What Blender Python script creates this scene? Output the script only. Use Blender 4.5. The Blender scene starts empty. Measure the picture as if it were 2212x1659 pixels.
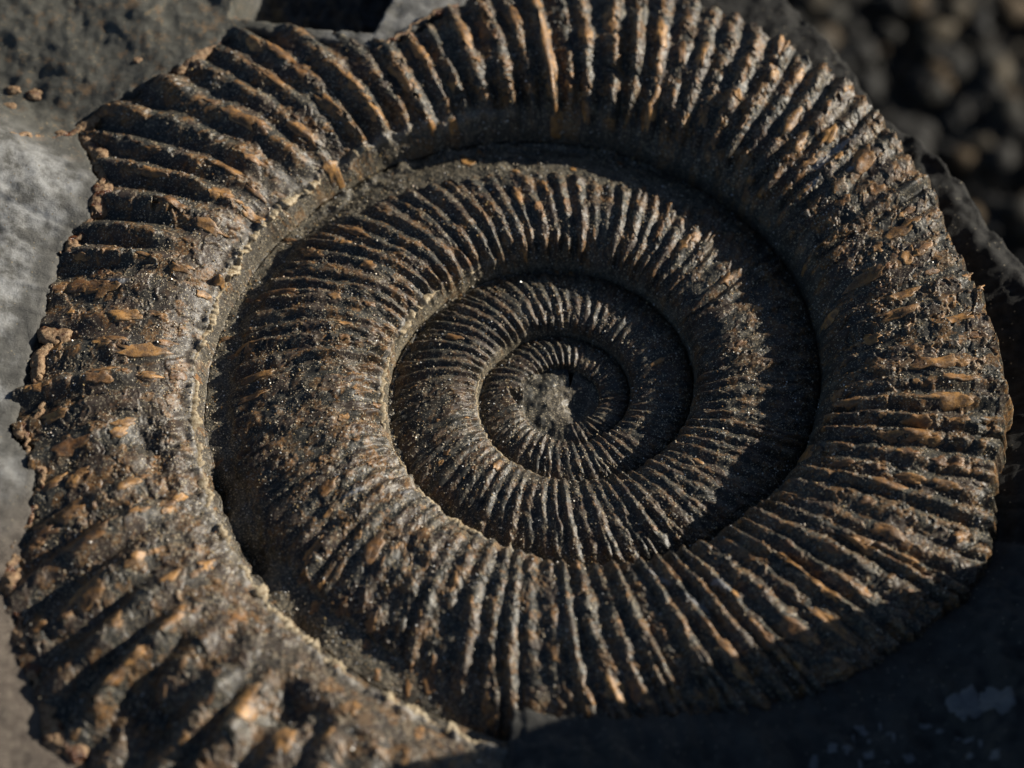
import bpy, math, random
import numpy as np

# ------------------------------------------------------------------ camera, sky, sun
MM = 0.001
PX = 0.03617                      # mm per pixel of a 2212 px wide reading of the photograph
ELEV = math.radians(56.7)         # camera elevation above the plane of the coil
SUN_AZ, SUN_EL = 21.0, 19.0
scene = bpy.context.scene
LENS, SENSOR = 60.0, 17.3
DIST = 2212 * PX * LENS / SENSOR  # mm
TGT = np.array([(1106 - 1225) * PX, (875 - 829.5) * PX / math.sin(ELEV), 0.0])
CDIR = np.array([0.0, -math.cos(ELEV), math.sin(ELEV)])
CPOS = TGT + CDIR * DIST
cam_d = bpy.data.cameras.new('camera')
cam_d.lens = LENS; cam_d.sensor_width = SENSOR; cam_d.sensor_fit = 'HORIZONTAL'
cam_d.clip_start = 0.005; cam_d.clip_end = 50
cam = bpy.data.objects.new('camera', cam_d)
scene.collection.objects.link(cam)
cam.location = CPOS * MM
cam.rotation_euler = (math.pi / 2 - ELEV, 0, 0)
cam_d.dof.use_dof = True
cam_d.dof.focus_distance = (DIST - 5.5) * MM
cam_d.dof.aperture_fstop = 11.0
cam_d.dof.aperture_blades = 7
scene.camera = cam

world = bpy.data.worlds.new('World'); scene.world = world; world.use_nodes = True
wn = world.node_tree; bg = wn.nodes['Background']
sky = wn.nodes.new('ShaderNodeTexSky'); sky.sky_type = 'NISHITA'; sky.sun_disc = False
sky.sun_elevation = math.radians(SUN_EL); sky.sun_rotation = math.radians(90 - SUN_AZ)
sky.air_density = 0.8; sky.dust_density = 0.6; sky.altitude = 500
bg.inputs['Strength'].default_value = 0.05
wn.links.new(sky.outputs[0], bg.inputs['Color'])
sun_d = bpy.data.lights.new('sun', 'SUN'); sun_d.energy = 5.0; sun_d.angle = math.radians(0.5)
sun_d.color = (1.0, 0.92, 0.79)
sun = bpy.data.objects.new('sun', sun_d); scene.collection.objects.link(sun)
sun.rotation_euler = (math.radians(90 - SUN_EL), 0, math.radians(SUN_AZ + 90))
scene.view_settings.view_transform = 'Standard'; scene.view_settings.look = 'None'
scene.view_settings.exposure = 0.45; scene.view_settings.gamma = 1.0
scene.view_settings.use_curve_mapping = False
scene.render.engine = 'CYCLES'

random.seed(7); RNG = np.random.default_rng(7)
COL = scene.collection

# ------------------------------------------------------------------ maths helpers
_perm = np.random.default_rng(3).permutation(4096).astype(np.int64)
_ang = np.random.default_rng(4).random(4096) * 2 * np.pi
_gx, _gy = np.cos(_ang), np.sin(_ang)
def noise(x, y, seed=0):
    x = np.asarray(x, float) + seed * 37.17; y = np.asarray(y, float) - seed * 11.31
    xi = np.floor(x).astype(np.int64); yi = np.floor(y).astype(np.int64)
    fx = x - xi; fy = y - yi
    u = fx * fx * fx * (fx * (fx * 6 - 15) + 10); v = fy * fy * fy * (fy * (fy * 6 - 15) + 10)
    def g(ix, iy, dx, dy):
        h = _perm[(_perm[ix & 4095] + iy) & 4095]
        return _gx[h] * dx + _gy[h] * dy
    a = g(xi, yi, fx, fy); b = g(xi + 1, yi, fx - 1, fy)
    c = g(xi, yi + 1, fx, fy - 1); d = g(xi + 1, yi + 1, fx - 1, fy - 1)
    return 1.4 * ((a + (b - a) * u) * (1 - v) + (c + (d - c) * u) * v)
def fbm(x, y, o=4, seed=0, gain=0.5):
    t = 0; a = 1.0; f = 1.0
    for k in range(o):
        t = t + a * noise(x * f, y * f, seed + k * 5); a *= gain; f *= 2.03
    return t
def sst(a, b, x):  # works both ways round
    t = np.clip((np.asarray(x, float) - a) / (b - a), 0, 1)
    return t * t * (3 - 2 * t)
RIGHT = np.array([1.0, 0, 0]); UP = np.array([0, math.sin(ELEV), math.cos(ELEV)])
def unproject(px, py, z=0.0):
    """where the line of sight of a photo point meets the level z (mm)"""
    px = np.asarray(px, float); py = np.asarray(py, float)
    u = (px - 1106) * PX; v = (829.5 - py) * PX
    d = u[..., None] * RIGHT + v[..., None] * UP - CDIR * DIST
    t = (z - CPOS[2]) / d[..., 2]
    return CPOS + d * np.asarray(t)[..., None]

# ------------------------------------------------------------------ the coil as a surface
W_NODES = np.arange(-1200, 1000, 1.0)
_N = np.interp(W_NODES, [-900, -700, -450, -90, 270, 400, 480, 540, 630], [38, 42, 52, 74, 96, 103, 92, 80, 74])
_PHI = np.concatenate([[0], np.cumsum((_N[1:] + _N[:-1]) / 2 / 360.0)])
_PHI = _PHI + 0.30 * noise(W_NODES / 9.0, W_NODES * 0 + .3, 2) * sst(-500, 300, W_NODES)
def Phi(th): return np.interp(th, W_NODES, _PHI)
def Theta(ph): return np.interp(ph, _PHI, W_NODES)
def rin(th): return 27.49 * 2 ** ((np.asarray(th, float) - 540) / 360) * (1 + .006 * np.sin(np.radians(th) * 2.3 + 1))
def fwd(s): return 6.0 * np.clip(s, 0, 1.2) ** 1.3
def prof(s): return np.clip(1 - np.abs(2 * np.clip(s, 1e-5, 1) ** 0.66 - 1) ** 2.0, 0, 1) ** 0.72
def Hw(th): return np.interp(th, [-700, -90, 200, 270, 400, 480, 540, 605, 626, 642], [.40, .38, .36, .34, .31, .275, .265, .27, .18, .05])
SEAM = .36
def zprof(th, s):
    w = rin(th); h = Hw(th) * w; p = prof(s)
    b = np.where(np.asarray(s) < .35, SEAM * Hw(np.asarray(th) - 360) * w / 2, SEAM * h)
    tilt = .17 * sst(490, 528, th) * (1 - sst(615, 640, th))   # the left side of the coil dips outwards
    return .04 * w * (1 + s) + b + (h - b) * p - tilt * w * np.maximum(np.asarray(s) - .14, 0)

EDGE_PX = [(1150, 1570, 3), (1300, 1575, 3), (1450, 1560, 3), (1600, 1540, 3), (1750, 1500, 3), (1880, 1430, 3), (1980, 1360, 3),
           (2070, 1290, 3), (2115, 1220, 3), (2135, 1150, 3), (2135, 1080, 3), (2145, 1000, 3), (2160, 930, 3), (2165, 860, 3), (2160, 790, 3), (2140, 720, 3),
           (2095, 600, 3), (2040, 500, 3), (2010, 420, 3), (1950, 330, 3), (1870, 225, 3), (1760, 140, 3), (1640, 70, 3), (1500, 5, 3.3),
           (1350, -15, 3.5), (1200, -20, 3.5), (1050, -5, 3.5), (950, 25, 3.5), (880, 75, 3.5), (800, 112, 3.5), (640, 85, 4), (510, 78, 4),
           (400, 148, 4.3), (270, 222, 4.5), (165, 285, 4.7), (215, 400, 4.8), (195, 475, 4.8), (130, 555, 4.8), (108, 640, 4.8),
           (80, 735, 4.8), (52, 850, 4.8), (25, 950, 4.8), (85, 1005, 4.8), (62, 1150, 4.8), (25, 1290, 4.8), (50, 1430, 4.8), (100, 1570, 4.8),
           (185, 1680, 4.8), (260, 1790, 4.8), (330, 1900, 4.8)]
_et, _er, EDGE_Z = [], [], []
for (a_, b_, z_) in EDGE_PX:
    for _ in range(8):
        p = unproject(a_, b_, z_); er_ = math.hypot(p[0], p[1])
        an = math.degrees(math.atan2(p[1], p[0])) % 360
        an = an if an >= 262 else an + 360
        z_ = .5 * z_ + .5 * float(zprof(an, min(max(er_ / rin(an) - 1, .05), .98)))
    _et.append(an); _er.append(er_); EDGE_Z.append((an, z_))
_o = np.argsort(_et); _et = np.array(_et)[_o]; _er = np.array(_er)[_o]
def redge(th):
    return np.interp(th, _et, _er) + .35 * noise(np.asarray(th) / 1.3, np.asarray(th) * 0, 9) + .25 * noise(np.asarray(th) / .5, np.asarray(th) * 0, 19)
def s_end(th):
    e = redge(th) / rin(th) - 1
    k = sst(250, 268, th)
    return .9 * (1 - k) + np.minimum(e, .95) * k

def at_xy(x, y):
    r = np.hypot(x, y) + 1e-9; a = np.degrees(np.arctan2(y, x))
    tc = 540 + 360 * np.log2(r / 27.49)
    th = a + 360 * np.floor((tc - a) / 360)
    for _ in range(2):
        s = r / rin(th) - 1
        th = np.where(s < 0, th - 360, np.where(s >= 1.0 + 1e-6, th + 360, th))
    s = r / rin(th) - 1
    return th, s

def _pz(px, py, z=3): return unproject(px, py, z)[:2]
# worn or broken places of the coil: (photo point, radius mm, kind)
ROUGH = [(_pz(920, 1260), 4.2), (_pz(1000, 1180), 2.6), (_pz(960, 1400), 2.4), (_pz(470, 1200), 4.5), (_pz(560, 1420), 5.0), (_pz(1120, 380, 3), 3.0), (_pz(980, 300, 4), 3.0)]
HOLLOW = [(_pz(430, 1090, 3), 3.0, 3.4), (_pz(510, 1230, 3), 3.0, 3.0), (_pz(360, 1000, 4), 2.4, 1.3), (_pz(620, 1400, 3), 2.6, 1.5), (_pz(640, 1600, 4), 3, 1.6), (_pz(330, 1600, 4), 3, 1.6)]
WHITE = [(1765, 425, 44, 11, 42), (1805, 395, 60, 10, 36), (1745, 470, 30, 9, 40), (1850, 430, 40, 9, 33), (770, 1110, 30, 6, 30), (880, 1095, 22, 7, 35), (1560, 1330, 40, 8, -38), (1420, 1300, 36, 7, -40), (1500, 1360, 40, 8, -42), (260, 690, 40, 8, 0)]
WHITE = [(_pz(a, b, 3), l * PX, w * PX, math.radians(t)) for a, b, l, w, t in WHITE]
def w0_(th): return rin(th)
PLUG = (_pz(1168, 860, .6), 2.3)

def surf(ph, s, detail=True):
    """photo-independent shell surface: rib phase and place across the whorl -> xyz in mm, masks"""
    th = Theta(ph) + fwd(s)
    w = rin(th); r = w * (1 + s)
    g = 0.004
    H = Hw(th)
    z = zprof(th, s)
    sl = .72 * H * (prof(s + g) - prof(np.maximum(s - g, 0))) / (g + np.minimum(g, s))
    sl = np.clip(sl, -2.2, 2.2)
    nn = 1 / np.sqrt(1 + sl * sl); nz, nr = nn, -sl * nn
    a = np.radians(th); ca, sa = np.cos(a), np.sin(a)
    x = r * ca; y = r * sa
    Nn = np.interp(th, W_NODES, _N)
    sp = 2 * np.pi * r / Nn
    outer = sst(475, 530, th)
    ri = np.round(ph)
    var = 1 + .38 * np.sin(ri * 12.9898 + np.cos(ri * 4.1) * 7)
    phw = ph + .10 * noise(ph * .9, s * 5, 31) + .05 * noise(ph * .6, s * 14, 33)
    rib = (.5 + .5 * np.cos(2 * np.pi * phw)) ** .95
    fr_ = phw - np.round(phw)
    fork = (np.sin(np.round(ph) * 78.233 + 1.7) > .15) * sst(.42, .75, s + .12 * np.sin(ri * 5.1)) * sst(.5, .38, np.abs(fr_)) * (1 - outer)
    dlt = .21 * fork
    r2 = np.maximum(.5 + .5 * np.cos(2 * np.pi * np.clip(1.35 * (fr_ - dlt), -.5, .5)), .5 + .5 * np.cos(2 * np.pi * np.clip(1.35 * (fr_ + dlt), -.5, .5)))
    rib = rib * (1 - fork) + .92 * r2 * fork
    chip = sst(.14, .20, fbm(ph * .8 + 3, s * w0_(th) * .55, 4, 35)) * (.65 + .35 * np.sin(ri * 3.7))
    rib = rib * (1 - .5 * (1 - .4 * outer) * chip * sst(.2, .6, rib))
    env = sst(-.02 + .11 * outer, .10 + .24 * outer, s) * (1 - .35 * sst(.85, 1, s))
    env = env * (1 + .9 * (1 - outer) * np.exp(-((s - .08) / .06) ** 2))
    RA = np.interp(th, [-700, -90, 200, 300, 360, 430, 470, 520, 560, 640], [.27, .25, .26, .31, .25, .33, .31, .26, .28, .36])
    rough = 0; hol = 0
    for c, R in ROUGH: rough = rough + np.exp(-((x - c[0]) ** 2 + (y - c[1]) ** 2) / (R * R * .5))
    rough = np.clip(rough, 0, 1)
    for c, R, d in HOLLOW: hol = hol + d * np.exp(-((x - c[0]) ** 2 + (y - c[1]) ** 2) / (R * R * .6))
    amp = RA * var * env * sp * (1 - .65 * rough) * np.clip(.92 + (.35 + .3 * outer) * fbm(x / 5.5, y / 5.5, 2, 37), .3, 1.35)
    # matrix left in the groove against the next whorl
    sf = np.interp(th % 360, [0, 50, 62, 100, 132, 150, 240, 300, 360], [.97, .95, .66, .62, .72, .86, .80, .94, .97])
    sf = np.where(th < 0, .95, sf)
    fill = sst(sf - .025, sf + .025, s + .05 * noise(x * .9, y * .9, 41) + .03 * noise(x * 3, y * 3, 43)) * (1 - sst(240, 262, th))
    pl = np.exp(-(((x - PLUG[0][0]) ** 2 + (y - PLUG[0][1]) ** 2) / PLUG[1] ** 2) ** 2)
    pl = sst(.35, .65, pl + .35 * fbm(x, y, 3, 47)) * (th < -420)
    pl = np.maximum(pl, sst(-780, -840, th + 25 * noise(x * .8, y * .8, 48)))
    fill = np.maximum(fill, pl)
    amp = amp * (1 - fill)
    sc = np.clip(w / 18, .12, 1)
    disp = amp * rib
    # peeling shell layers: plateaus stretched along the ribs
    q = ph * .75; t = s * w * (.33 - .12 * outer); qo = x / 3.4 + .2 * noise(x, y, 50); to = y / 3.4
    n1 = fbm(q + .3 * noise(x, y, 50), t, 4, 51) * (1 - outer) + outer * fbm(qo, to, 4, 52)
    n2 = fbm(q * 1.7 + 9, t * 1.9, 4, 61) * (1 - outer) + outer * fbm(qo * 1.6 + 9, to * 1.6, 4, 62)
    m1 = sst(.10, .135, n1) * (1 - fill) * sst(.02, .1, s); m2 = sst(.20, .235, n2 - .12 * outer) * (1 - fill) * sst(.02, .1, s)
    n3 = fbm(x / 4.2 + .4 * noise(x / 1.2, y / 1.2, 53), y / 4.2, 3, 57) + .05 * noise(x / .7, y / .7, 58)
    crk = np.exp(-(n3 / .030) ** 2) * sst(-.05, .2, fbm(x / 5, y / 5, 2, 59)) * (.25 + .75 * outer) * (1 - fill) * sst(.04, .1, s)
    disp = disp + sc * (.11 * m1 + .09 * m2 + .10 * crk)
    disp = disp + sc * ((.18 - .06 * outer) * fbm(x / 3.2 / sc, y / 3.2 / sc, 3, 71) + .025 * fbm(x / .5, y / .5, 3, 75))
    disp = disp + sst(.06, .16, s) * rough * (.5 * fbm(x / 2.4, y / 2.4, 4, 81, .45)) + np.clip(hol, 0, 1) * .35 * fbm(x / 1.3, y / 1.3, 4, 83, .5)
    disp = disp + sc * .07 * fbm(x / .22, y / .22, 2, 85) * (.25 + fill)
    lev = lambda t_: np.interp(t_ % 360, [0, 60, 80, 125, 150, 250, 285, 320, 360], [.36, .36, .54, .58, .58, .74, .56, .38, .36])
    fn = sc * (.14 + .30 * sst(55, 75, th % 360) * (1 - sst(128, 150, th % 360)) * (th < 260)) * fbm(x / 1.2, y / 1.2, 4, 91)
    fz = .04 * r + H * w * (lev(th) * (1 - pl) + .34 * pl) + fn
    fz0 = .04 * r + Hw(th - 360) * (w / 2) * np.maximum(lev(th), SEAM) + fn
    floor0 = (1 - sst(.02, .05, s + .02 * noise(x / 1.5, y / 1.5, 99))) * (th > -430)
    x = x + disp * nr * ca; y = y + disp * nr * sa; z = z + disp * nz
    fzp = .22 + .13 * r + .28 * fbm(x / 1.7, y / 1.7, 3, 93, .45) + .55 * np.exp(-((x + 1.9) ** 2 + (y - .6) ** 2) / 2.6) - .45 * np.exp(-((x - .8) ** 2 + (y + .7) ** 2) / 1.0)
    z = z * (1 - fill) + (np.maximum(z, fz) * (1 - pl) + fzp * pl) * fill
    z = np.where(floor0 > 0, np.maximum(z, fz0 * floor0 + z * (1 - floor0)), z)
    z = z - 1.0 * pl * sc * 0
    z = z - hol * sst(.09, .2, s)
    # raised crusted lip of the outer whorl on the left
    lip = np.exp(-((s - .045 - .014 * noise(x / 2.2, y / 2.2, 96) - .006 * noise(x / .6, y / .6, 98)) / .011) ** 2) * np.maximum(sst(440, 490, th), .8 * (th < 262) * (th > -500) * sst(95, 125, th % 360) * (1 - sst(280, 300, th % 360)))
    lip = lip * (.35 + .65 * sst(-.25, .25, fbm(x / 1.8, y / 1.8, 3, 97)))
    z = z + .5 * sc * lip * (1 + .8 * noise(x / 1.1, y / 1.1, 95))
    x = x - .25 * sc * lip * ca; y = y - .25 * sc * lip * sa
    if not detail: return np.stack([x, y, z], -1)
    rust = (np.exp(-((n1 - .125) / .05) ** 2) * .8 + np.exp(-((n2 - .22) / .04) ** 2) * .7 + m2 * .35)
    rust = rust * sst(-.25, .35, fbm(x / 2.6, y / 2.6, 3, 101)) * (1 - fill)
    crest = sst(.35, .8, rib) * env * sst(.22, .42, fbm(q * 1.3 + 5, t * 2.4, 4, 105)) * (.45 + .55 * sst(320, 350, th)) * (1 - .65 * sst(530, 570, th))
    rust = np.maximum(rust, .6 * sst(.34, .44, fbm(x / 1.9 / np.clip(sc, .4, 1), y / 1.9 / np.clip(sc, .4, 1), 4, 107)) * (1 - fill))
    rust = np.maximum(rust, .8 * crest * (1 - fill)); rust = np.maximum(rust, .5 * crk)
    rust = np.clip(rust, 0, 1) * np.clip(.45 + .55 * sst(-200, 200, th), 0, 1)
    dust = np.clip(fill * (.38 - .30 * pl + .5 * fbm(x / .7, y / .7, 3, 111)) + lip * 1.2 + crk * .9 + (.35 + .5 * (th < 262)) * np.exp(-(s / .022) ** 2)
                   + (.45 - .25 * outer) * sst(.2, .6, fbm(x / 1.6, y / 1.6, 4, 115)) * (1 - rib * .2), 0, 1)
    wh = 0
    for c, L, wd, an in WHITE:
        dx, dy = x - c[0], y - c[1]; u = dx * math.cos(an) + dy * math.sin(an); v = -dx * math.sin(an) + dy * math.cos(an)
        wh = np.maximum(wh, np.exp(-((u / L) ** 2 + (v / wd) ** 2)))
    wh = sst(.35, .75, wh + .25 * fbm(x / .8, y / .8, 3, 121))
    wh = np.maximum(wh, .45 * lip)
    brown = np.clip(m1 * .9 + outer * .18 * sst(-.2, .4, fbm(x / 4, y / 4, 3, 131)) + (.2 + .35 * outer) * np.exp(-((s - .1) / .1) ** 2), 0, 1)
    mask = np.stack([brown, rust, dust, wh], -1)
    return np.stack([x, y, z], -1), mask

def surf_xy(x, y, detail=False):
    th, s = at_xy(np.asarray(x, float), np.asarray(y, float))
    return surf(Phi(th - fwd(s)), s, detail), th, s
def surf_px(px, py, it=4):
    z = np.full(np.shape(px), 2.5)
    for _ in range(it):
        p = unproject(px, py, z); (q), th, s = surf_xy(p[..., 0], p[..., 1]); z = .5 * z + .5 * q[..., 2]
    p = unproject(px, py, z); th, s = at_xy(p[..., 0], p[..., 1])
    return th, s

# ------------------------------------------------------------------ materials
def mat(name):
    m = bpy.data.materials.new(name); m.use_nodes = True
    nt = m.node_tree; b = nt.nodes['Principled BSDF']
    return m, nt, b
def mmcoord(nt):
    tc = nt.nodes.new('ShaderNodeTexCoord'); v = nt.nodes.new('ShaderNodeVectorMath'); v.operation = 'SCALE'
    v.inputs['Scale'].default_value = 1000
    nt.links.new(tc.outputs['Object'], v.inputs[0]); return v.outputs[0]
def ntex(nt, co, scale, detail=4, rough=.55):
    n = nt.nodes.new('ShaderNodeTexNoise'); n.inputs['Scale'].default_value = scale
    n.inputs['Detail'].default_value = detail; n.inputs['Roughness'].default_value = rough
    nt.links.new(co, n.inputs['Vector']); return n.outputs['Fac']
def rng(nt, src, a, b, c=0, d=1):
    n = nt.nodes.new('ShaderNodeMapRange'); n.inputs[1].default_value = a; n.inputs[2].default_value = b
    n.inputs[3].default_value = c; n.inputs[4].default_value = d
    nt.links.new(src, n.inputs[0]); return n.outputs[0]
def mix(nt, fac, a, b):
    n = nt.nodes.new('ShaderNodeMix'); n.data_type = 'RGBA'
    for inp, v in ((n.inputs[0], fac), (n.inputs[6], a), (n.inputs[7], b)):
        if isinstance(v, (int, float)): inp.default_value = v
        elif isinstance(v, tuple): inp.default_value = (*v, 1)
        else: nt.links.new(v, inp)
    return n.outputs[2]
def mth(nt, op, a, b):
    n = nt.nodes.new('ShaderNodeMath'); n.operation = op
    for i, v in enumerate((a, b)):
        if isinstance(v, (int, float)): n.inputs[i].default_value = v
        else: nt.links.new(v, n.inputs[i])
    return n.outputs[0]
def bump(nt, b, h, strength, dist):
    n = nt.nodes.new('ShaderNodeBump'); n.inputs['Strength'].default_value = strength; n.inputs['Distance'].default_value = dist * MM
    nt.links.new(h, n.inputs['Height']); nt.links.new(n.outputs[0], b.inputs['Normal'])
def masks(nt):
    at = nt.nodes.new('ShaderNodeAttribute'); at.attribute_name = 'mask'
    sp = nt.nodes.new('ShaderNodeSeparateColor'); nt.links.new(at.outputs['Color'], sp.inputs[0])
    return sp.outputs[0], sp.outputs[1], sp.outputs[2], at.outputs['Alpha']

M_fossil, nt, b = mat('fossil_shell')
co = mmcoord(nt); br, ru, du, wh = masks(nt)
n_a = ntex(nt, co, .9, 5, .6); n_b = ntex(nt, co, 7, 5, .65); n_c = ntex(nt, co, 3.1, 4, .7)
base = mix(nt, rng(nt, n_a, .35, .65), (.021, .0212, .0185), (.048, .0465, .040))
base = mix(nt, mth(nt, 'MULTIPLY', br, rng(nt, n_c, .3, .6, .45, 1)), base, (.056, .038, .028))
base = mix(nt, mth(nt, 'MULTIPLY', ru, rng(nt, n_c, .38, .58, .1, 1)), base, mix(nt, rng(nt, n_b, .35, .7), (.19, .075, .016), (.42, .235, .080)))
dust = mix(nt, rng(nt, n_b, .4, .6), (.088, .086, .077), (.34, .285, .195))
base = mix(nt, mth(nt, 'MULTIPLY', du, rng(nt, n_b, .40, .62, .1, .95)), base, dust)
base = mix(nt, mth(nt, 'MULTIPLY', wh, rng(nt, n_c, .35, .55, .3, .95)), base, (.27, .275, .285))
vor = nt.nodes.new('ShaderNodeTexVoronoi'); vor.inputs['Scale'].default_value = 5.5; nt.links.new(co, vor.inputs['Vector'])
sc_ = nt.nodes.new('ShaderNodeSeparateColor'); nt.links.new(vor.outputs['Color'], sc_.inputs[0])
spk = mth(nt, 'MULTIPLY', mth(nt, 'LESS_THAN', vor.outputs['Distance'], .34), mth(nt, 'GREATER_THAN', mth(nt, 'ADD', sc_.outputs[0], mth(nt, 'MULTIPLY', n_a, .5)), 1.06))
base = mix(nt, spk, base, mix(nt, sc_.outputs[1], (.14, .13, .11), (.50, .42, .27)))
vo2 = nt.nodes.new('ShaderNodeTexVoronoi'); vo2.inputs['Scale'].default_value = 10; nt.links.new(co, vo2.inputs['Vector'])
sc2 = nt.nodes.new('ShaderNodeSeparateColor'); nt.links.new(vo2.outputs['Color'], sc2.inputs[0])
sp2 = mth(nt, 'MULTIPLY', mth(nt, 'LESS_THAN', vo2.outputs['Distance'], .42), mth(nt, 'GREATER_THAN', mth(nt, 'ADD', sc2.outputs[0], mth(nt, 'MULTIPLY', n_c, .9)), 1.22))
base = mix(nt, sp2, base, mix(nt, sc2.outputs[1], (.12, .115, .10), (.42, .35, .23)))
nt.links.new(base, b.inputs['Base Color'])
nt.links.new(rng(nt, n_c, .3, .7, .31, .64), b.inputs['Roughness'])
b.inputs['Specular IOR Level'].default_value = .38
h = mth(nt, 'ADD', mth(nt, 'MULTIPLY', n_b, .8), mth(nt, 'ADD', mth(nt, 'MULTIPLY', ntex(nt, co, 18, 3, .6), .35), spk))
bump(nt, b, h, .32, .07)

M_flake, nt, b = mat('weathered_shell_flake')
co = mmcoord(nt); ed, hu, _, _ = masks(nt)
n_b = ntex(nt, co, 5, 5, .65); n_c = ntex(nt, co, 1.7, 3)
base = mix(nt, hu, (.15, .062, .018), (.47, .245, .075))
base = mix(nt, rng(nt, n_c, .38, .58, 0, .75), base, (.060, .038, .026))
base = mix(nt, rng(nt, ntex(nt, co, 9, 4, .7), .56, .66, 0, .7), base, (.36, .28, .18))
base = mix(nt, mth(nt, 'MULTIPLY', ed, rng(nt, n_b, .42, .66, .0, .7)), base, (.38, .27, .16))
nt.links.new(base, b.inputs['Base Color'])
nt.links.new(rng(nt, n_b, .3, .7, .28, .6), b.inputs['Roughness'])
bump(nt, b, n_b, .6, .08)

M_crust, nt, b = mat('rusty_crust')
co = mmcoord(nt); n_b = ntex(nt, co, 4, 6, .7); n_c = ntex(nt, co, .8, 4)
base = mix(nt, rng(nt, n_b, .38, .62), (.17, .085, .035), (.40, .27, .15))
base = mix(nt, rng(nt, n_c, .52, .60), base, mix(nt, rng(nt, n_b, .4, .6), (.030, .010, .006), (.16, .055, .015)))
nt.links.new(base, b.inputs['Base Color'])
nt.links.new(rng(nt, n_c, .5, .6, .65, .22), b.inputs['Roughness'])
bump(nt, b, n_b, .9, .15)

M_rock, nt, b = mat('shale_matrix')
co = mmcoord(nt); pale, olive, brn, painted_shade = masks(nt)
n_a = ntex(nt, co, .45, 6, .62); n_b = ntex(nt, co, 4.5, 6, .68); n_c = ntex(nt, co, 1.2, 5, .6)
base = mix(nt, rng(nt, n_a, .35, .65), (.075, .074, .068), (.125, .122, .112))
base = mix(nt, olive, base, mix(nt, rng(nt, n_c, .35, .65), (.068, .067, .056), (.115, .112, .095)))
base = mix(nt, brn, base, mix(nt, rng(nt, n_c, .35, .65), (.085, .068, .055), (.15, .125, .10)))
base = mix(nt, mth(nt, 'MULTIPLY', pale, rng(nt, n_a, .42, .6, .05, 1)), base, mix(nt, n_b, (.24, .244, .24), (.36, .364, .36)))
base = mix(nt, painted_shade, base, mix(nt, rng(nt, n_c, .4, .7), (.008, .008, .008), (.032, .031, .028)))  # near-black colour stands in for shade on the rock
vor = nt.nodes.new('ShaderNodeTexVoronoi'); vor.inputs['Scale'].default_value = 4.0; nt.links.new(co, vor.inputs['Vector'])
sc_ = nt.nodes.new('ShaderNodeSeparateColor'); nt.links.new(vor.outputs['Color'], sc_.inputs[0])
spk = mth(nt, 'MULTIPLY', mth(nt, 'LESS_THAN', vor.outputs['Distance'], .3), mth(nt, 'GREATER_THAN', sc_.outputs[0], .93))
base = mix(nt, spk, base, (.20, .175, .13))
ln = ntex(nt, co, .32, 3, .6)
lines = mth(nt, 'MULTIPLY', mth(nt, 'LESS_THAN', mth(nt, 'ABSOLUTE', mth(nt, 'SUBTRACT', ln, .5), 0), .006), mth(nt, 'MULTIPLY', olive, mth(nt, 'GREATER_THAN', n_c, .52)))
base = mix(nt, mth(nt, 'MULTIPLY', lines, .7), base, (.27, .20, .11))
base = mix(nt, mth(nt, 'MULTIPLY', olive, rng(nt, ntex(nt, co, .9, 5, .7), .54, .66, 0, .8)), base, (.22, .14, .075))
nt.links.new(base, b.inputs['Base Color']); b.inputs['Roughness'].default_value = .72; b.inputs['Specular IOR Level'].default_value = .25
bump(nt, b, mth(nt, 'ADD', n_b, mth(nt, 'MULTIPLY', ntex(nt, co, 14, 4, .6), .5)), .7, .14)

M_sand, nt, b = mat('sand_grain')
at = nt.nodes.new('ShaderNodeAttribute'); at.attribute_name = 'mask'
nt.links.new(at.outputs['Color'], b.inputs['Base Color']); nt.links.new(rng(nt, at.outputs['Alpha'], 0, 1, .12, .6), b.inputs['Roughness'])

M_white, nt, b = mat('white_mineral')
co = mmcoord(nt); n_b = ntex(nt, co, 2, 4)
nt.links.new(mix(nt, n_b, (.09, .095, .10), (.19, .19, .19)), b.inputs['Base Color']); b.inputs['Roughness'].default_value = .8

M_ground, nt, b = mat('dark_soil')
co = mmcoord(nt); n_a = ntex(nt, co, .08, 5); n_b = ntex(nt, co, .5, 5)
nt.links.new(mix(nt, rng(nt, n_a, .4, .6), mix(nt, n_b, (.006, .006, .005), (.018, .016, .012)), (.022, .018, .013)), b.inputs['Base Color']); b.inputs['Roughness'].default_value = .9
bump(nt, b, n_b, 1, 2)
M_gravel, nt, b = mat('gravel_stone')
at = nt.nodes.new('ShaderNodeAttribute'); at.attribute_name = 'mask'
nt.links.new(at.outputs['Color'], b.inputs['Base Color']); b.inputs['Roughness'].default_value = .8

# ------------------------------------------------------------------ mesh helpers
def make(name, v, quads=None, tris=None, m=None, parent=None, mask=None, nrm=None):
    me = bpy.data.meshes.new(name)
    v = np.ascontiguousarray(v, np.float32) * MM
    loops, starts = [], []
    k = 0
    for f, n in ((quads, 4), (tris, 3)):
        if f is None or len(f) == 0: continue
        f = np.asarray(f, np.int32); loops.append(f.ravel()); starts.append(k + np.arange(len(f)) * n); k += f.size
    loops = np.concatenate(loops); starts = np.concatenate(starts)
    me.vertices.add(len(v)); me.vertices.foreach_set('co', v.ravel())
    me.loops.add(len(loops)); me.loops.foreach_set('vertex_index', loops.astype(np.int32))
    me.polygons.add(len(starts)); me.polygons.foreach_set('loop_start', starts.astype(np.int32))
    me.polygons.foreach_set('use_smooth', np.ones(len(starts), bool))
    if mask is not None:
        at = me.attributes.new('mask', 'FLOAT_COLOR', 'POINT')
        at.data.foreach_set('color', np.ascontiguousarray(mask, np.float32).ravel())
    me.update(calc_edges=True); me.validate()
    if nrm is not None: me.normals_split_custom_set_from_vertices(nrm.astype(np.float32))
    me.materials.append(m)
    o = bpy.data.objects.new(name, me); COL.objects.link(o)
    if parent: o.parent = parent
    return o
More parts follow.
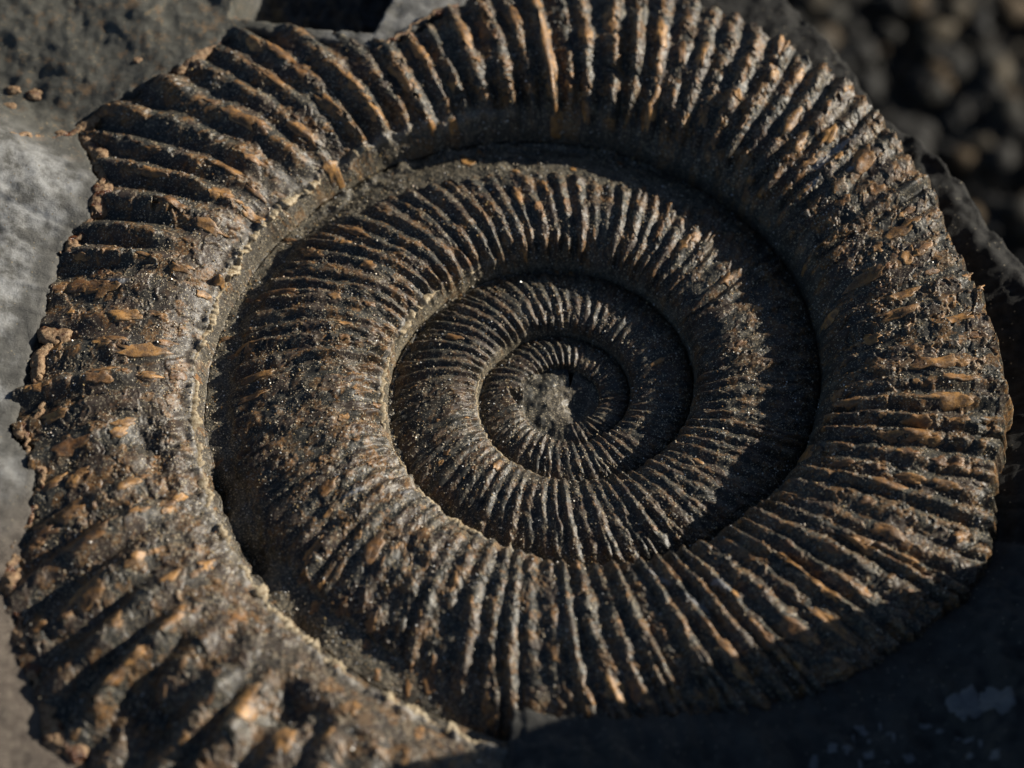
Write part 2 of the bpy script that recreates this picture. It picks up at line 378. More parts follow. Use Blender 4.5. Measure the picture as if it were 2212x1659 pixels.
def grid_quads(nu, nv):
    i = np.arange(nu * nv).reshape(nu, nv)
    return np.stack([i[:-1, :-1], i[1:, :-1], i[1:, 1:], i[:-1, 1:]], -1).reshape(-1, 4)
def grid_normals(P):
    du = np.gradient(P, axis=0); dv = np.gradient(P, axis=1)
    n = np.cross(du, dv); n /= np.linalg.norm(n, axis=-1, keepdims=True) + 1e-12
    return n
def tag(o, label=None, cat=None, group=None, kind=None):
    if label: o['label'] = label
    if cat: o['category'] = cat
    if group: o['group'] = group
    if kind: o['kind'] = kind
    return o
def empty(name):
    o = bpy.data.objects.new(name, None); o.empty_display_size = .005; COL.objects.link(o); return o

# ------------------------------------------------------------------ the rock the fossil lies in
RIM_PX = [(1560, -160), (1640, -60), (1700, 0), (1790, 95), (1850, 165), (1875, 235), (1960, 290), (2030, 350), (2085, 405), (2130, 480), (2200, 560), (2300, 650), (2450, 740)]
_rp = np.array([unproject(a_, b_, 2.6)[:2] for a_, b_ in RIM_PX])
def rim_dist(x, y):
    """signed distance to the far edge of the rock (positive beyond it)"""
    best = np.full(x.shape, 1e9); sg = np.ones(x.shape)
    for (a, c) in zip(_rp[:-1], _rp[1:]):
        e = c - a; L = np.hypot(*e)
        t = np.clip(((x - a[0]) * e[0] + (y - a[1]) * e[1]) / L ** 2, 0, 1)
        dx, dy = x - a[0] - t * e[0], y - a[1] - t * e[1]; d = np.hypot(dx, dy)
        cr = -(e[0] * (y - a[1]) - e[1] * (x - a[0]))
        # line runs to the right and down the photo: the far side is on its left
        side = np.where(cr < 0, 1.0, -1.0)
        sg = np.where(d < best, side, sg); best = np.minimum(best, d)
    return best * sg
_tt = np.arange(255, 660, 1.0)
_ez = np.array([float(zprof(min(t, 612), min(max(redge(t) / rin(t) - 1, .05), .98))) for t in _tt])
def seg_poly(x, y, pts):
    """inside test of a polygon, soft"""
    ins = np.zeros(x.shape, bool); n = len(pts); best = np.full(x.shape, 1e9)
    for i in range(n):
        a, c = pts[i], pts[(i + 1) % n]
        cond = ((a[1] > y) != (c[1] > y)) & (x < (c[0] - a[0]) * (y - a[1]) / (c[1] - a[1] + 1e-12) + a[0])
        ins ^= cond
        e = c - a; t = np.clip(((x - a[0]) * e[0] + (y - a[1]) * e[1]) / (e @ e), 0, 1)
        best = np.minimum(best, np.hypot(x - a[0] - t * e[0], y - a[1] - t * e[1]))
    return np.where(ins, best, -best)
_hol = np.array([unproject(a_, b_, 6.0)[:2] for a_, b_ in [(870, -40), (858, 0), (835, 55), (806, 108), (700, 104), (505, 78), (512, 50), (540, -5), (600, -200), (900, -200)]])
SHX, SHY = 44.0, -12.2
def rock_z(x, y, th, r):
    d = r - redge(th)
    ze = np.interp(th, _tt, _ez)
    dl = np.interp(th, [262, 290, 330, 345, 360, 395, 425, 450, 468, 500, 515, 575, 600, 640], [2.6, .8, -.8, -2.6, -5.2, -5.4, -5.0, -2.0, -.1, 1.0, .8, .6, .4, .3])
    sl = np.interp(th, [262, 300, 345, 395, 440, 470, 500, 512, 520, 575, 600, 640], [.05, .06, .50, .30, 0, .05, .03, .08, .34, .34, .15, .1])
    dd = np.maximum(d, 0)
    z = ze + dl + sl * np.minimum(dd, 14) + .38 * fbm(x / 6, y / 6, 4, 201) * sst(0, 4, dd) + .10 * fbm(x / 1.1, y / 1.1, 4, 205) + (th < 340) * (.9 * fbm(x / 5, y / 5, 4, 207, .55) * sst(0, 3, dd))
    # broken lip at the far edge of the rock
    rd = rim_dist(x, y)
    rd = rd + .35 * fbm(x / 2.0, y / 2.0, 4, 211)
    zr = 2.6 + .6 * fbm(x / 3, y / 3, 4, 213)
    k = sst(-2.2, -.4, rd) * sst(330, 350, th) * (1 - sst(455, 470, th))
    z = z * (1 - k) + zr * k
    z = np.where(rd > 0, z - np.minimum(2.2 * np.maximum(rd, 0) + .9 * np.maximum(rd, 0) ** 2, 110), z)
    # deep gap at the top
    hp = seg_poly(x, y, _hol)
    z = z - 5.6 * sst(-.2, .35, hp + .1 * fbm(x / .8, y / .8, 3, 221)) + 1.0 * sst(0, 2, hp) * fbm(x / 1.5, y / 1.5, 4, 223)
    # break between the pale bank and the olive plate on the left
    # unseen high shoulder added to the rock to cast the lower-right shadow
    v = (SHY + math.tan(math.radians(SUN_AZ)) * (x - SHX)) - y
    sh = sst(0, 3.0, v + 1.2 * fbm(x / 5, y / 5, 4, 231)) * sst(0, 10, x - SHX + 1.5 * fbm(x / 6 + 3, y / 6, 3, 233)) * (1 - sst(34, 44, v))
    z = z + 34 * sh * (1 - .0 * v)
    z = np.where(d < 0, np.where(d < -.9, -6.0, z + (d / .9) * 3.2), z)
    # outer flanks of the rock run down to the soil
    fall = sst(50, 58, -x) + sst(44, 54, -y) + sst(66, 78, x) + sst(60, 72, y)
    z = z - 110 * np.clip(fall, 0, 1)
    return np.maximum(z, -92)

xs = np.concatenate([np.arange(-62, -46, .8), np.arange(-46, 43, .2), np.arange(43, 82, .6)])
ys = np.concatenate([np.arange(-58, -40, .8), np.arange(-40, 46, .2), np.arange(46, 76, .8)])
X, Y = np.meshgrid(xs, ys, indexing='ij')
R = np.hypot(X, Y); A = np.degrees(np.arctan2(Y, X)) % 360
TH = np.where(A >= 262, A, A + 360)
Z = rock_z(X, Y, TH, R)
D = R - redge(TH)
pale = sst(513, 518, TH) * (1 - sst(550, 564, TH)) * sst(.5, 2.4, D + 1.2 * fbm(X / 3, Y / 3, 4, 241))
pale = np.maximum(pale, .5 * sst(460, 466, TH) * (1 - sst(478, 486, TH)) * sst(0, .5, D))
olive = sst(482, 490, TH) * (1 - sst(510, 518, TH)) * (D > 0)
brn = sst(552, 568, TH) * (D > 0)
painted_shade = (TH > 300) * (1 - sst(438, 452, TH)) * (D > -2)  # shade of the right moat and rim painted into the colour
painted_shade = np.where(TH < 335, .62, painted_shade)  # lower-right cast shadow deepened by a darker rock colour
hp = seg_poly(X, Y, _hol); painted_shade = np.maximum(painted_shade, .6 * sst(.3, .8, hp))  # shade inside the top gap also put into the colour
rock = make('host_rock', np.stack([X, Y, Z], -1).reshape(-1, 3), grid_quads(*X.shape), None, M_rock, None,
            np.stack([pale, olive, brn, painted_shade], -1).reshape(-1, 4))
tag(rock, 'dark grey shale block holding the coiled fossil, pale bank at left, shadowed right', 'rock')

# ------------------------------------------------------------------ the ammonite
amm = empty('ammonite_fossil')
tag(amm, 'brown and grey coiled ribbed ammonite with rusty shell flakes set in shale', 'fossil')
whorls = [('innermost_whorl', -1000, -450, 9, 34), ('inner_whorl', -450, -90, 11, 60), ('middle_whorl', -90, 270, 17, 105), ('outer_whorl', 270, 641, 26, 165)]
S0 = .10
whorl_obj = []
for (wname, t0, t1, nc, nr) in whorls:
    p0 = math.floor(Phi(t0)) + .5; p1 = math.floor(Phi(t1)) + .5
    nrib = int(round(p1 - p0))
    # umbilical wall of the whorl (its inner band), all the way round
    ph = np.linspace(p0, p1, nrib * nc + 1)
    tcol = Theta(ph)
    s1 = s_end(tcol + fwd(.75))
    def rows(ph, t, s1): return surf(np.repeat(ph[:, None], len(t), 1), t[None, :] if s1 is None else (S0 + (s1[:, None] - S0) * t[None, :]))
    sb = S0 * np.linspace(0, 1, max(6, nr // 8)) ** 1.3
    P, Mk = surf(np.repeat(ph[:, None], len(sb), 1), np.repeat(sb[None, :], len(ph), 0))
    sk = P[:, :1].copy(); sk[..., 2] -= 1.5
    P = np.concatenate([sk, P], 1); Mk = np.concatenate([Mk[:, :1], Mk], 1)
    wo = make(wname, P.reshape(-1, 3), grid_quads(*P.shape[:2]), None, M_fossil, amm, Mk.reshape(-1, 4), grid_normals(P).reshape(-1, 3))
    whorl_obj.append(wo)
    # each rib from valley to valley
    t = np.linspace(0, 1, nr)
    for i in range(nrib):
        a = i * nc
        idx = np.arange(a - 1, a + nc + 2)
        phi = p0 + idx / nc
        s1c = s_end(Theta(phi) + fwd(.75))
        P, Mk = rows(phi, t, s1c)
        N = grid_normals(P)[1:-1]; P = P[1:-1]; Mk = Mk[1:-1]
        make('rib', P.reshape(-1, 3), grid_quads(*P.shape[:2]), None, M_fossil, wo, Mk.reshape(-1, 4), N.reshape(-1, 3))
    # outer margin: groove band, or the broken edge going down into the rock
    P0, M0 = surf(np.repeat(ph[:, None], 10, 1), s1[:, None] + (1.0 - s1[:, None]) * np.linspace(0, 1, 10)[None])
    k = sst(252, 268, tcol)[:, None]
    edge = P0[:, :1]; rr = np.hypot(edge[..., 0], edge[..., 1])
    dn = np.linspace(0, 1, 10)[None, :] ** 1.2
    push = .45 * dn + .25 * np.sin(np.pi * dn) + .25 * dn * fbm(edge[..., 0] / 1.0 + dn * 2, edge[..., 1] / 1.0, 3, 261)
    Wl = np.stack([edge[..., 0] * (1 + push / rr), edge[..., 1] * (1 + push / rr), edge[..., 2] - 4.0 * dn], -1)
    P = P0 * (1 - k[..., None]) + Wl * k[..., None]
    sk = P[:, -1:].copy(); sk[..., 2] -= 1.2; P = np.concatenate([P, sk], 1); M0 = np.concatenate([M0, M0[:, -1:]], 1)
    make('ventral_margin', P.reshape(-1, 3), grid_quads(*P.shape[:2]), None, M_fossil, wo, M0.reshape(-1, 4), grid_normals(P).reshape(-1, 3))

# centre of the coil: lumpy plug of matrix with a dark pit
adeg = np.linspace(0, 360, 121)[:, None]
tmax = adeg + 360 * np.floor((-640 - adeg) / 360)
rc = rin(tmax) * 1.1
f_ = np.linspace(0, 1, 40)[None, :]; rr = f_ * rc; aa = np.radians(adeg)
X = rr * np.cos(aa); Y = rr * np.sin(aa)
pit = np.exp(-((X - 1.0) ** 2 + (Y + .7) ** 2) / 1.6); lump = np.exp(-((X + 1.4) ** 2 + (Y - .3) ** 2) / 2.2)
Zc = .22 + .13 * rr + .28 * fbm(X / 1.7, Y / 1.7, 3, 93, .45) + .55 * np.exp(-((X + 1.9) ** 2 + (Y - .6) ** 2) / 2.6) - .45 * np.exp(-((X - .8) ** 2 + (Y + .7) ** 2) / 1.0) - .12 * sst(.9, 1, f_)
Mk = np.stack([X * 0 + .3, X * 0, np.clip(.6 * lump + .25 + .4 * fbm(X, Y, 3, 275), 0, 1), X * 0], -1)
P = np.stack([X, Y, Zc], -1)
make('umbilical_plug', P.reshape(-1, 3), grid_quads(*P.shape[:2]), None, M_fossil, amm, Mk.reshape(-1, 4))

# ------------------------------------------------------------------ flakes of shell
def flake(px, py, L, Wd, hue, thick=.2, skew=0.0, name='shell_flake'):
    th, s = surf_px(np.array([px], float), np.array([py], float))
    th, s = float(th[0]), float(s[0])
    if th < -640 or th > 618 or s < .03: return None
    if th > 262 and s > float(s_end(th)) - .01: return None
    ph0 = float(Phi(th - fwd(s))); w = float(rin(th)); r = w * (1 + s)
    spn = 2 * math.pi * r / float(np.interp(th, W_NODES, _N))
    if Wd < .55 * spn:   # small flakes cling to a rib crest
        ph0 = round(ph0) + random.uniform(-.22, .22); Wd = min(Wd, .42 * spn)
    n = 15
    a = np.linspace(0, 2 * np.pi, n, endpoint=False)
    sd = random.random() * 50
    rad = np.clip(1 + .7 * noise(np.cos(a) * 1.3 + sd, np.sin(a) * 1.3, 301) + RNG.uniform(-.3, .3, n), .4, 1.35)
    rings = [0.0, .4, .75, .93, 1.0, 1.03]; lift = [1.0, 1.0, .95, .85, .45, -.6]; edge = [0, 0, .1, .8, 1, .3]
    fr = np.concatenate([[0.0], np.repeat(rings[1:], n)]); lf = np.concatenate([[lift[0]], np.repeat(lift[1:], n)]); eg = np.concatenate([[edge[0]], np.repeat(edge[1:], n)])
    aa = np.concatenate([[0.0], np.tile(a, len(rings) - 1)]); ra = np.concatenate([[1.0], np.tile(rad, len(rings) - 1)])
    u = np.cos(aa) * ra * fr * L; q = np.sin(aa) * ra * fr * Wd + skew * u
    ss = np.clip(s + u / w, .005, .995); pp = ph0 + q / spn; k0 = len(pp)
    Q = surf(np.concatenate([pp, pp + .05, pp]), np.concatenate([ss, ss, ss + .01]), False)
    P, P2, P3 = Q[:k0], Q[k0:2 * k0], Q[2 * k0:]
    N = np.cross(P3 - P, P2 - P); N /= np.linalg.norm(N, axis=-1, keepdims=True) + 1e-9
    N = np.where(N[:, 2:] < 0, -N, N); N = .5 * N + np.array([0, 0, .5])
    v = P + N * (thick * lf)[:, None]
    m = np.stack([eg, np.full(k0, hue), eg * 0, eg * 0], -1)
    tris = [(0, 1 + k, 1 + (k + 1) % n) for k in range(n)]
    quads = []
    for g in range(len(rings) - 2):
        b0 = 1 + g * n
        quads += [(b0 + k, b0 + n + k, b0 + n + (k + 1) % n, b0 + (k + 1) % n) for k in range(n)]
    wi = min(3, max(0, 0 if th < -450 else 1 if th < -90 else 2 if th < 270 else 3))
    return make(name, v, quads, tris, M_flake, whorl_obj[wi], m)
BIG = [(2020, 775, 1.5, .65, .7), (1985, 775, .7, .5, .3), (2050, 880, 2.0, .75, .85), (1985, 890, 1.0, .5, .5), (1925, 930, 1.0, .35, .75), (2020, 935, .7, .35, .7),
       (150, 1100, 1.6, .9, .5), (205, 1185, 1.8, .9, .25), (210, 1315, 1.2, .9, .5), (300, 1240, .8, .4, .9), (315, 760, 1.8, .5, .8), (325, 806, 1.0, .35, 1), (270, 918, 1.2, .4, .8),
       (1128, 425, .9, .3, .6), (1150, 455, .8, .28, .4), (1565, 605, .6, .5, .6), (722, 365, 1.0, .8, .95), (515, 610, 1.2, .6, .95), (440, 630, .5, .35, 1), (465, 632, .45, .4, 1),
       (560, 1560, 1.8, .9, .95), (600, 1600, 1.2, .7, .9), (1320, 1490, .9, .6, .9), (1035, 1520, .9, .5, .95), (800, 1170, 1.4, .6, .25), (1775, 1265, 2.2, .35, .8), (1690, 1235, 1.5, .3, .6),
       (1810, 1340, 1.6, .4, .7), (1700, 1370, 1.2, .6, .2), (1640, 1370, 1.2, .6, .2), (1740, 1365, .8, .4, .5), (1570, 1400, 2.0, .4, .5), (1610, 1450, 1.0, .4, .8), (1920, 1150, 1.2, .5, .5),
       (1910, 1060, 1.2, .5, .4), (1930, 670, 1.4, .5, .5), (1870, 600, 1.5, .45, .4), (1950, 630, 1.2, .35, .6), (1790, 300, 1.3, .6, .95), (1740, 330, 1.0, .4, .9), (1650, 160, .6, .35, .95), (1600, 210, .5, .35, .9),
       (1190, 120, 3.4, .55, .7), (1205, 260, 1.3, .5, .7), (1160, 290, 1.0, .5, .4), (1420, 75, 1.4, .5, .9), (1420, 230, 1.4, .35, .8), (1290, 90, 1.0, .45, .8), (1340, 60, .9, .5, .8), (780, 180, 1.2, .4, .7),
       (920, 120, 1.6, .6, .7), (880, 160, 1.2, .5, .6), (600, 130, 1.6, .6, .4), (560, 190, 1.6, .4, .5), (520, 260, 1.5, .5, .6), (480, 380, 1.4, .4, .6), (350, 480, 1.4, .4, .3), (480, 460, 1.2, .4, .7),
       (545, 470, 1.0, .4, .8), (330, 380, 1.2, .4, .5), (400, 560, 1.0, .4, .6), (670, 560, .9, .25, .6), (780, 500, 1.0, .3, .6), (610, 650, 1.2, .3, .3), (560, 810, 1.4, .4, .7), (540, 770, 1.0, .5, .5), (550, 850, 1.0, .3, .4),
       (745, 700, .5, .3, .8), (710, 1070, 1.0, .45, .3), (690, 1200, 1.3, .3, .6), (1070, 1005, .5, .35, 1), (1000, 1265, .6, .3, .7), (1875, 1090, .8, .4, .3), (1960, 1210, .6, .4, .8), (2060, 1170, .6, .4, .4), (940, 1480, .7, .5, .4), (1240, 590, .4, .2, .4)]
BIG += [(130, 560, 1.2, .8, .6), (235, 600, 1.0, .7, .5), (110, 760, 1.0, .7, .6), (180, 640, 1.4, .6, .1), (260, 700, 1.2, .5, .9), (640, 290, 1.2, .5, .7), (700, 240, 1.2, .5, .6), (1010, 80, 1.2, .5, .7), (1100, 40, 1.1, .5, .6), (1530, 130, 1.2, .5, .9), (1690, 260, 1.2, .5, .9), (1860, 350, 1.1, .7, .4), (1960, 520, 1.3, .5, .6), (2070, 690, 1.2, .4, .7), (1850, 1190, 1.3, .5, .6), (2040, 1050, 1.0, .5, .6)]
for (a_, b_, L_, W_, h_) in BIG:
    flake(a_, b_, L_, W_, h_, thick=.11)
cnt = 0
while cnt < 330:
    a_, b_ = random.uniform(20, 2180), random.uniform(5, 1640)
    if a_ > 1000 and b_ > 1570: continue
    rr_ = math.hypot(a_ - 1225, (b_ - 870) / .83)
    if rr_ < 150: continue
    if random.random() > (.35 if rr_ < 420 else .7 if rr_ < 700 else 1): continue
    sz = min(1, .25 + rr_ / 1100) * random.choice([.45, .55, .6, .75, 1.0])
    o = flake(a_, b_, sz * random.uniform(.6, 1.2), sz * random.uniform(.3, .6), random.random() ** .8, thick=.04 + .07 * sz, skew=random.uniform(-.15, .15))
    if o: cnt += 1

# ------------------------------------------------------------------ rusty crust along the broken left edge
def rock_at(px, py):
    z = 4.0
    for _ in range(12):
        p = unproject(px, py, z); r = math.hypot(p[0], p[1]); a = math.degrees(math.atan2(p[1], p[0])) % 360
        t = a if a >= 262 else a + 360
        zz = float(rock_z(np.array([p[0]]), np.array([p[1]]), np.array([t]), np.array([r]))[0]); z = .5 * z + .5 * zz
    return unproject(px, py, z), z
def ridge(name, pts, rad, m, parent, step=.08, nseg=18, seed=0, flat=.6, lift=.55, rz=False):
    p = []
    for a_, b_, z_ in pts:
        for _ in range(6):
            q = unproject(a_, b_, z_); an = math.degrees(math.atan2(q[1], q[0])) % 360
            z_ = (rock_at(a_, b_)[1] if rz else float(np.interp(an + 360, _tt, _ez))) + lift
        p.append([q[0], q[1], z_])
    p = np.array(p)
    L = np.concatenate([[0], np.cumsum(np.linalg.norm(np.diff(p, axis=0), axis=1))])
    u = np.arange(0, L[-1], step)
    c = np.stack([np.interp(u, L, p[:, k]) for k in range(3)], -1)
    k5 = np.ones(5) / 5
    for _ in range(2): c[2:-2] = np.stack([np.convolve(c[:, k], k5, 'valid') for k in range(3)], -1)
    c[:, 0] += .5 * noise(u / 1.3, u * 0, seed) + .25 * noise(u / .4, u * 0, seed + 2); c[:, 1] += .5 * noise(u / 1.3, u * 0, seed + 3) + .25 * noise(u / .4, u * 0, seed + 5)
    t = np.gradient(c, axis=0); t[:, 2] = 0; t /= np.linalg.norm(t, axis=1, keepdims=True) + 1e-9
    side = np.stack([-t[:, 1], t[:, 0], t[:, 0] * 0], -1)
    end = sst(0, 1.5, u) * sst(0, 1.5, u[-1] - u)
    rd = rad * (1 + .7 * noise(u / 2.2, u * 0 + 5, seed + 7)) * (.15 + .85 * end) * (.25 + .75 * sst(-.3, .15, noise(u / 3.6, u * 0 + 2, seed + 9)))
    ang = np.linspace(-.5, np.pi + .5, nseg)
    rr_ = rd[:, None] * (.70 + .55 * np.abs(fbm(u[:, None] / 1.3, ang[None, :] * .6, 4, seed + 11, .45)) + .10 * fbm(u[:, None] / .3, ang[None, :] * 2, 3, seed + 15))
    P = c[:, None, :] + side[:, None, :] * (np.cos(ang)[None, :] * rr_)[..., None]
    P[..., 2] += np.sin(ang)[None, :] * rr_ * flat
    return make(name, P.reshape(-1, 3), grid_quads(*P.shape[:2]), None, m, parent)
ridge('rust_crust', [(165, 285, 4.7), (215, 330, 4.7), (225, 400, 4.8), (205, 460, 4.8), (150, 545, 4.9), (185, 560, 4.9), (235, 590, 4.9), (225, 650, 4.9), (265, 690, 5), (200, 705, 5), (110, 725, 5), (90, 770, 5), (75, 830, 5), (95, 880, 5),
                     (55, 930, 5), (60, 985, 5), (95, 1020, 5), (80, 1090, 5), (40, 1150, 5), (20, 1230, 5), (30, 1320, 5), (60, 1430, 5), (90, 1530, 5), (130, 1600, 5), (190, 1680, 5), (250, 1760, 5)], .8, M_crust, amm, seed=400)
ridge('rust_crust', [(0, 285, 6.0), (60, 292, 5.5), (120, 296, 5.2), (165, 285, 5), (220, 240, 4.8), (300, 200, 4.7), (380, 150, 4.5), (450, 105, 4.3), (505, 75, 4)], .5, M_crust, amm, seed=430, rz=True, lift=-.12)
ridge('rust_crust', [(810, 110, 3.7), (860, 75, 3.7), (905, 50, 3.7), (950, 22, 3.7), (1000, 0, 3.7)], .4, M_crust, amm, seed=450)

# thin cream mineral line along the seams on the lit left side
M_seam, nt, b = mat('cream_mineral')
co = mmcoord(nt); n_b = ntex(nt, co, 5, 5, .7)
nt.links.new(mix(nt, rng(nt, n_b, .38, .62), (.20, .13, .06), (.48, .41, .28)), b.inputs['Base Color']); b.inputs['Roughness'].default_value = .6
bump(nt, b, n_b, .6, .08)
def seam_line(t0, t1, rad, seed, parent):
    th = np.arange(t0, t1, .09 / float(rin((t0 + t1) / 2)) * 57.3); L = np.radians(th) * rin(th)
    ss = .040 + .010 * noise(L / 2.6, L * 0, seed) + .004 * noise(L / .6, L * 0, seed + 1)
    c = surf(Phi(th - fwd(ss)), ss, False)
    d = surf(Phi(th - fwd(ss - .012)), ss - .012, False)
    out = c - d; out[:, 2] = 0; out /= np.linalg.norm(out, axis=1, keepdims=True) + 1e-9
    rd = rad * (np.clip(.8 + .8 * noise(L / 2.4, L * 0, seed + 3) + .45 * noise(L / .8, L * 0, seed + 5), .1, 1.7) * sst(-.35, .05, noise(L / 4.5, L * 0 + .5, seed + 9)) + .05) * sst(0, 3, L - L[0]) * sst(0, 3, L[-1] - L)
    ang = np.linspace(0, 2 * np.pi, 11)
    rr_ = rd[:, None] * (1 + .35 * fbm(L[:, None] / .35, ang[None, :] * .9, 3, seed + 7))
    P = c[:, None, :] + out[:, None, :] * (np.cos(ang)[None] * rr_ * 1.9)[..., None]
    P[..., 2] += np.sin(ang)[None] * rr_ * .8 + .1 * rd[:, None]
    return make('mineral_seam', P.reshape(-1, 3), grid_quads(*P.shape[:2]), None, M_seam, parent)
seam_line(486, 624, .22, 801, whorl_obj[3])
seam_line(120, 265, .15, 821, whorl_obj[2])
seam_line(-240, -98, .10, 841, whorl_obj[1])

# small crystals and crusts on the olive plate
def lump(name, px, py, z, sx, sy, sz, m, parent, seed):
    import bmesh
    bm = bmesh.new(); bmesh.ops.create_icosphere(bm, subdivisions=3, radius=1)
    v = np.array([q.co[:] for q in bm.verts]); f = [[q.index for q in g.verts] for g in bm.faces]; bm.free()
    c = unproject(px, py, z)
    v = v * (1 + .35 * fbm(v[:, 0] * 1.4 + v[:, 2] + seed, v[:, 1] * 1.4 - v[:, 2] * .7, 4, 500))[:, None]
    v = v * np.array([sx, sy, sz]) + c
    return make(name, v, None, f, m, parent)
lump('calcite_lump', 482, 55, 6.6, 1.1, 1.0, 1.3, M_crust, rock, 3)
for k, (a_, b_, q_) in enumerate([(30, 195, .45), (75, 205, .6), (20, 230, .4), (295, 130, .3), (130, 290, .4)]):
    lump('rust_lump', a_, b_, float(rock_at(a_, b_)[1]), q_ * 1.4, q_ * .9, q_ * .5, M_crust, rock, 9 + k * 3)

# pale mineral patches on the shadowed foreground
def patch(px, py, rx, ry, seed, name='mineral_patch'):
    c, z = rock_at(px, py); n = 26
    a = np.linspace(0, 2 * np.pi, n, endpoint=False)
    rad = 1 + .55 * noise(np.cos(a) * 1.2 + seed, np.sin(a) * 1.2, 511) + .3 * noise(np.cos(a) * 3 + seed, np.sin(a) * 3, 513)
    v = []
    for f, lf in ((0, .12), (.6, .12), (.92, .08), (1.0, -.3)):
        aa = a if f else a[:1]; ra = rad if f else rad[:1]
        x = c[0] + np.cos(aa) * ra * f * rx; y = c[1] + np.sin(aa) * ra * f * ry
        r = np.hypot(x, y); t = np.degrees(np.arctan2(y, x)) % 360; t = np.where(t >= 262, t, t + 360)
        v.append(np.stack([x, y, rock_z(x, y, t, r) + lf], -1))
    tris = [(0, 1 + k, 1 + (k + 1) % n) for k in range(n)]; quads = []
    for g in range(2):
        b0 = 1 + g * n; quads += [(b0 + k, b0 + n + k, b0 + n + (k + 1) % n, b0 + (k + 1) % n) for k in range(n)]
    return make(name, np.concatenate(v), quads, tris, M_white, rock)
patch(2085, 1530, 1.3, 1.5, 2); patch(2155, 1515, 1.3, 1.3, 8); 
for k in range(26):
    patch(random.gauss(1950, 140), random.gauss(1620, 32), random.uniform(.12, .5), random.uniform(.12, .4), 11 + k * 7.3)

# ------------------------------------------------------------------ sand sprinkled over the fossil
def grains(name, n, parent, sampler, size, m):
    P, Nn = sampler(n); n = len(P)
    octv = np.array([(1, 0, 0), (-1, 0, 0), (0, 1, 0), (0, -1, 0), (0, 0, 1), (0, 0, -1)], float)
    octf = np.array([(0, 2, 4), (2, 1, 4), (1, 3, 4), (3, 0, 4), (2, 0, 5), (1, 2, 5), (3, 1, 5), (0, 3, 5)])
    q = RNG.normal(size=(n, 3, 3)); Q, _ = np.linalg.qr(q)
    sz = size[0] + (size[1] - size[0]) * RNG.random(n) ** 3
    V = octv[None] * (RNG.uniform(.6, 1.2, (n, 6, 1))) * sz[:, None, None]
    V = np.einsum('nij,nkj->nki', Q, V) + (P + Nn * sz[:, None] * .35)[:, None, :]
    F = (octf[None] + (np.arange(n) * 6)[:, None, None]).reshape(-1, 3)
    pal = np.array([(.42, .34, .22, .6), (.55, .47, .34, .5), (.30, .17, .07, .5), (.62, .58, .50, .35), (.20, .18, .16, .6), (.5, .36, .17, .4), (.7, .7, .68, .08)])
    pk = pal[RNG.choice(len(pal), n, p=[.25, .2, .13, .12, .15, .08, .07])] * np.concatenate([RNG.uniform(.75, 1.15, (n, 1))] * 3 + [np.ones((n, 1))], 1)
    o = make(name, V.reshape(-1, 3), None, F, m, parent, np.repeat(pk, 6, 0))
    o.data.polygons.foreach_set('use_smooth', np.zeros(len(F), bool))
    tag(o, kind='stuff'); return o
def on_shell(n):
    m = int(n * 2.6)
    px = RNG.uniform(-10, 2215, m); py = RNG.uniform(-10, 1670, m)
    th, s = surf_px(px, py, 2)
    ok = (th > -690) & (th < 622) & ~((th > 262) & (s > s_end(th) - .01))
    th, s, px, py = th[ok], s[ok], px[ok], py[ok]
    ph = Phi(th - fwd(s)); P, Mk = surf(ph, s)
    wgt = .07 + 1.1 * sst(.05, .6, fbm(P[:, 0] / 2.4, P[:, 1] / 2.4, 4, 601)) + .9 * Mk[:, 2] + .25 * sst(900, 300, np.hypot(px - 900, py - 1000))
    wgt = wgt * (.45 + .75 * (.5 - .5 * np.cos(2 * np.pi * ph)))
    keep = RNG.random(len(P)) < wgt * .8
    P, ph, s = P[keep][:n], ph[keep][:n], s[keep][:n]
    a = surf(ph + .04, s, False) - P; b = surf(ph, s + .008, False) - P
    N = np.cross(b, a); N /= np.linalg.norm(N, axis=1, keepdims=True) + 1e-9; N = np.where(N[:, 2:] < 0, -N, N)
    return P, N
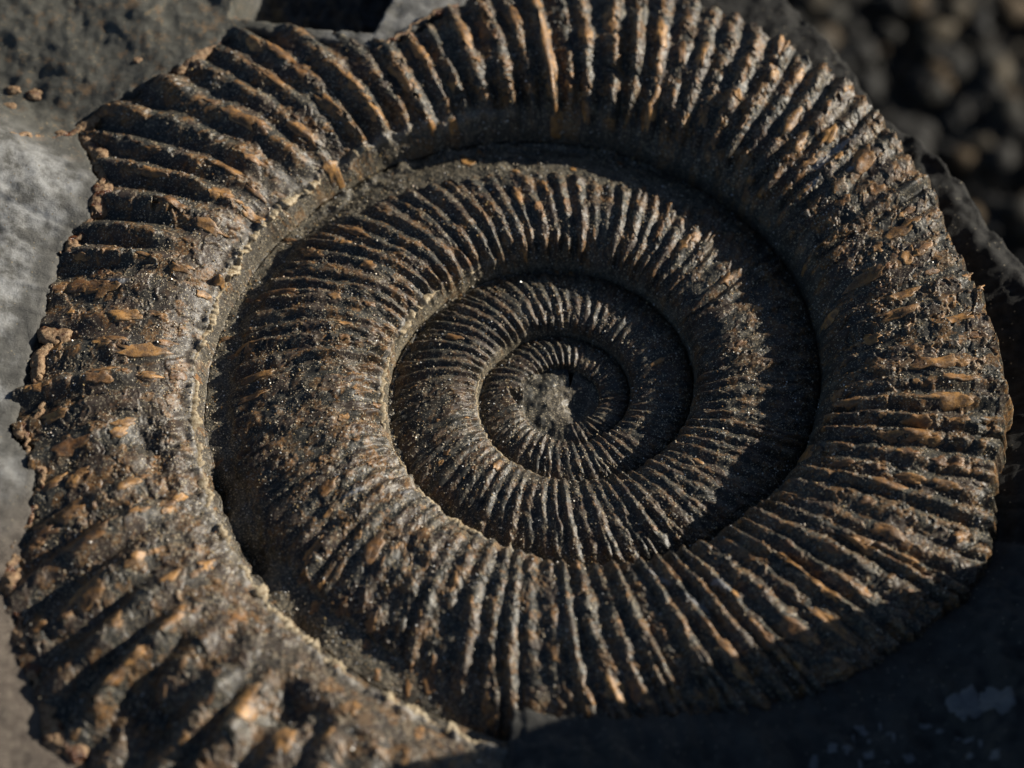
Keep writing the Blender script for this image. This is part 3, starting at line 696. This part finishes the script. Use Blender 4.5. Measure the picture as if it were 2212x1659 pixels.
grains('sand_grains', 60000, amm, on_shell, (.030, .105), M_sand)

# ------------------------------------------------------------------ soil and gravel far below and behind
gx = np.concatenate([np.linspace(-1500, -200, 14), np.linspace(-180, 400, 117), np.linspace(450, 1500, 12)])
gy = np.concatenate([np.linspace(-1500, -120, 14), np.linspace(-100, 420, 105), np.linspace(460, 1500, 12)])
X, Y = np.meshgrid(gx, gy, indexing='ij'); Zg = -80 + 3 * fbm(X / 40, Y / 40, 4, 701)
g = make('ground', np.stack([X, Y, Zg], -1).reshape(-1, 3), grid_quads(*X.shape), None, M_ground); g['kind'] = 'structure'
import bmesh
bm = bmesh.new(); bmesh.ops.create_icosphere(bm, subdivisions=2, radius=1)
iv = np.array([q.co[:] for q in bm.verts]); itf = np.array([[q.index for q in f.verts] for f in bm.faces]); bm.free()
n = 9500
V, C = [], []
for k in range(n):
    x, y = RNG.uniform(15, 150), RNG.uniform(-15, 160)
    sz = .6 + 1.9 * RNG.random() ** 2.5
    v = iv * (1 + .4 * noise(iv[:, 0] * 1.2 + k, iv[:, 1] * 1.2 + iv[:, 2], 711))[:, None] * np.array([1, RNG.uniform(.6, 1), RNG.uniform(.5, .8)]) * sz
    an = RNG.uniform(0, 6.28); v = np.stack([v[:, 0] * math.cos(an) - v[:, 1] * math.sin(an), v[:, 0] * math.sin(an) + v[:, 1] * math.cos(an), v[:, 2]], -1)
    V.append(v + np.array([x, y, -80 + 3 * float(fbm(np.array([x / 40]), np.array([y / 40]), 4, 701)[0]) + sz * .25]))
    c = [(.008, .008, .007), (.018, .016, .011), (.075, .050, .024), (.060, .047, .028), (.012, .011, .009)][RNG.choice(5, p=[.33, .2, .16, .10, .21])]
    C.append(np.tile(np.array([*c, 1]) * RNG.uniform(.7, 1.2), (len(iv), 1)))
gr = make('gravel', np.concatenate(V), None, (itf[None] + (np.arange(n) * len(iv))[:, None, None]).reshape(-1, 3), M_gravel, None, np.concatenate(C))
tag(gr, 'blurred brown and dark gravel far behind the rock at upper right', 'gravel', kind='stuff')
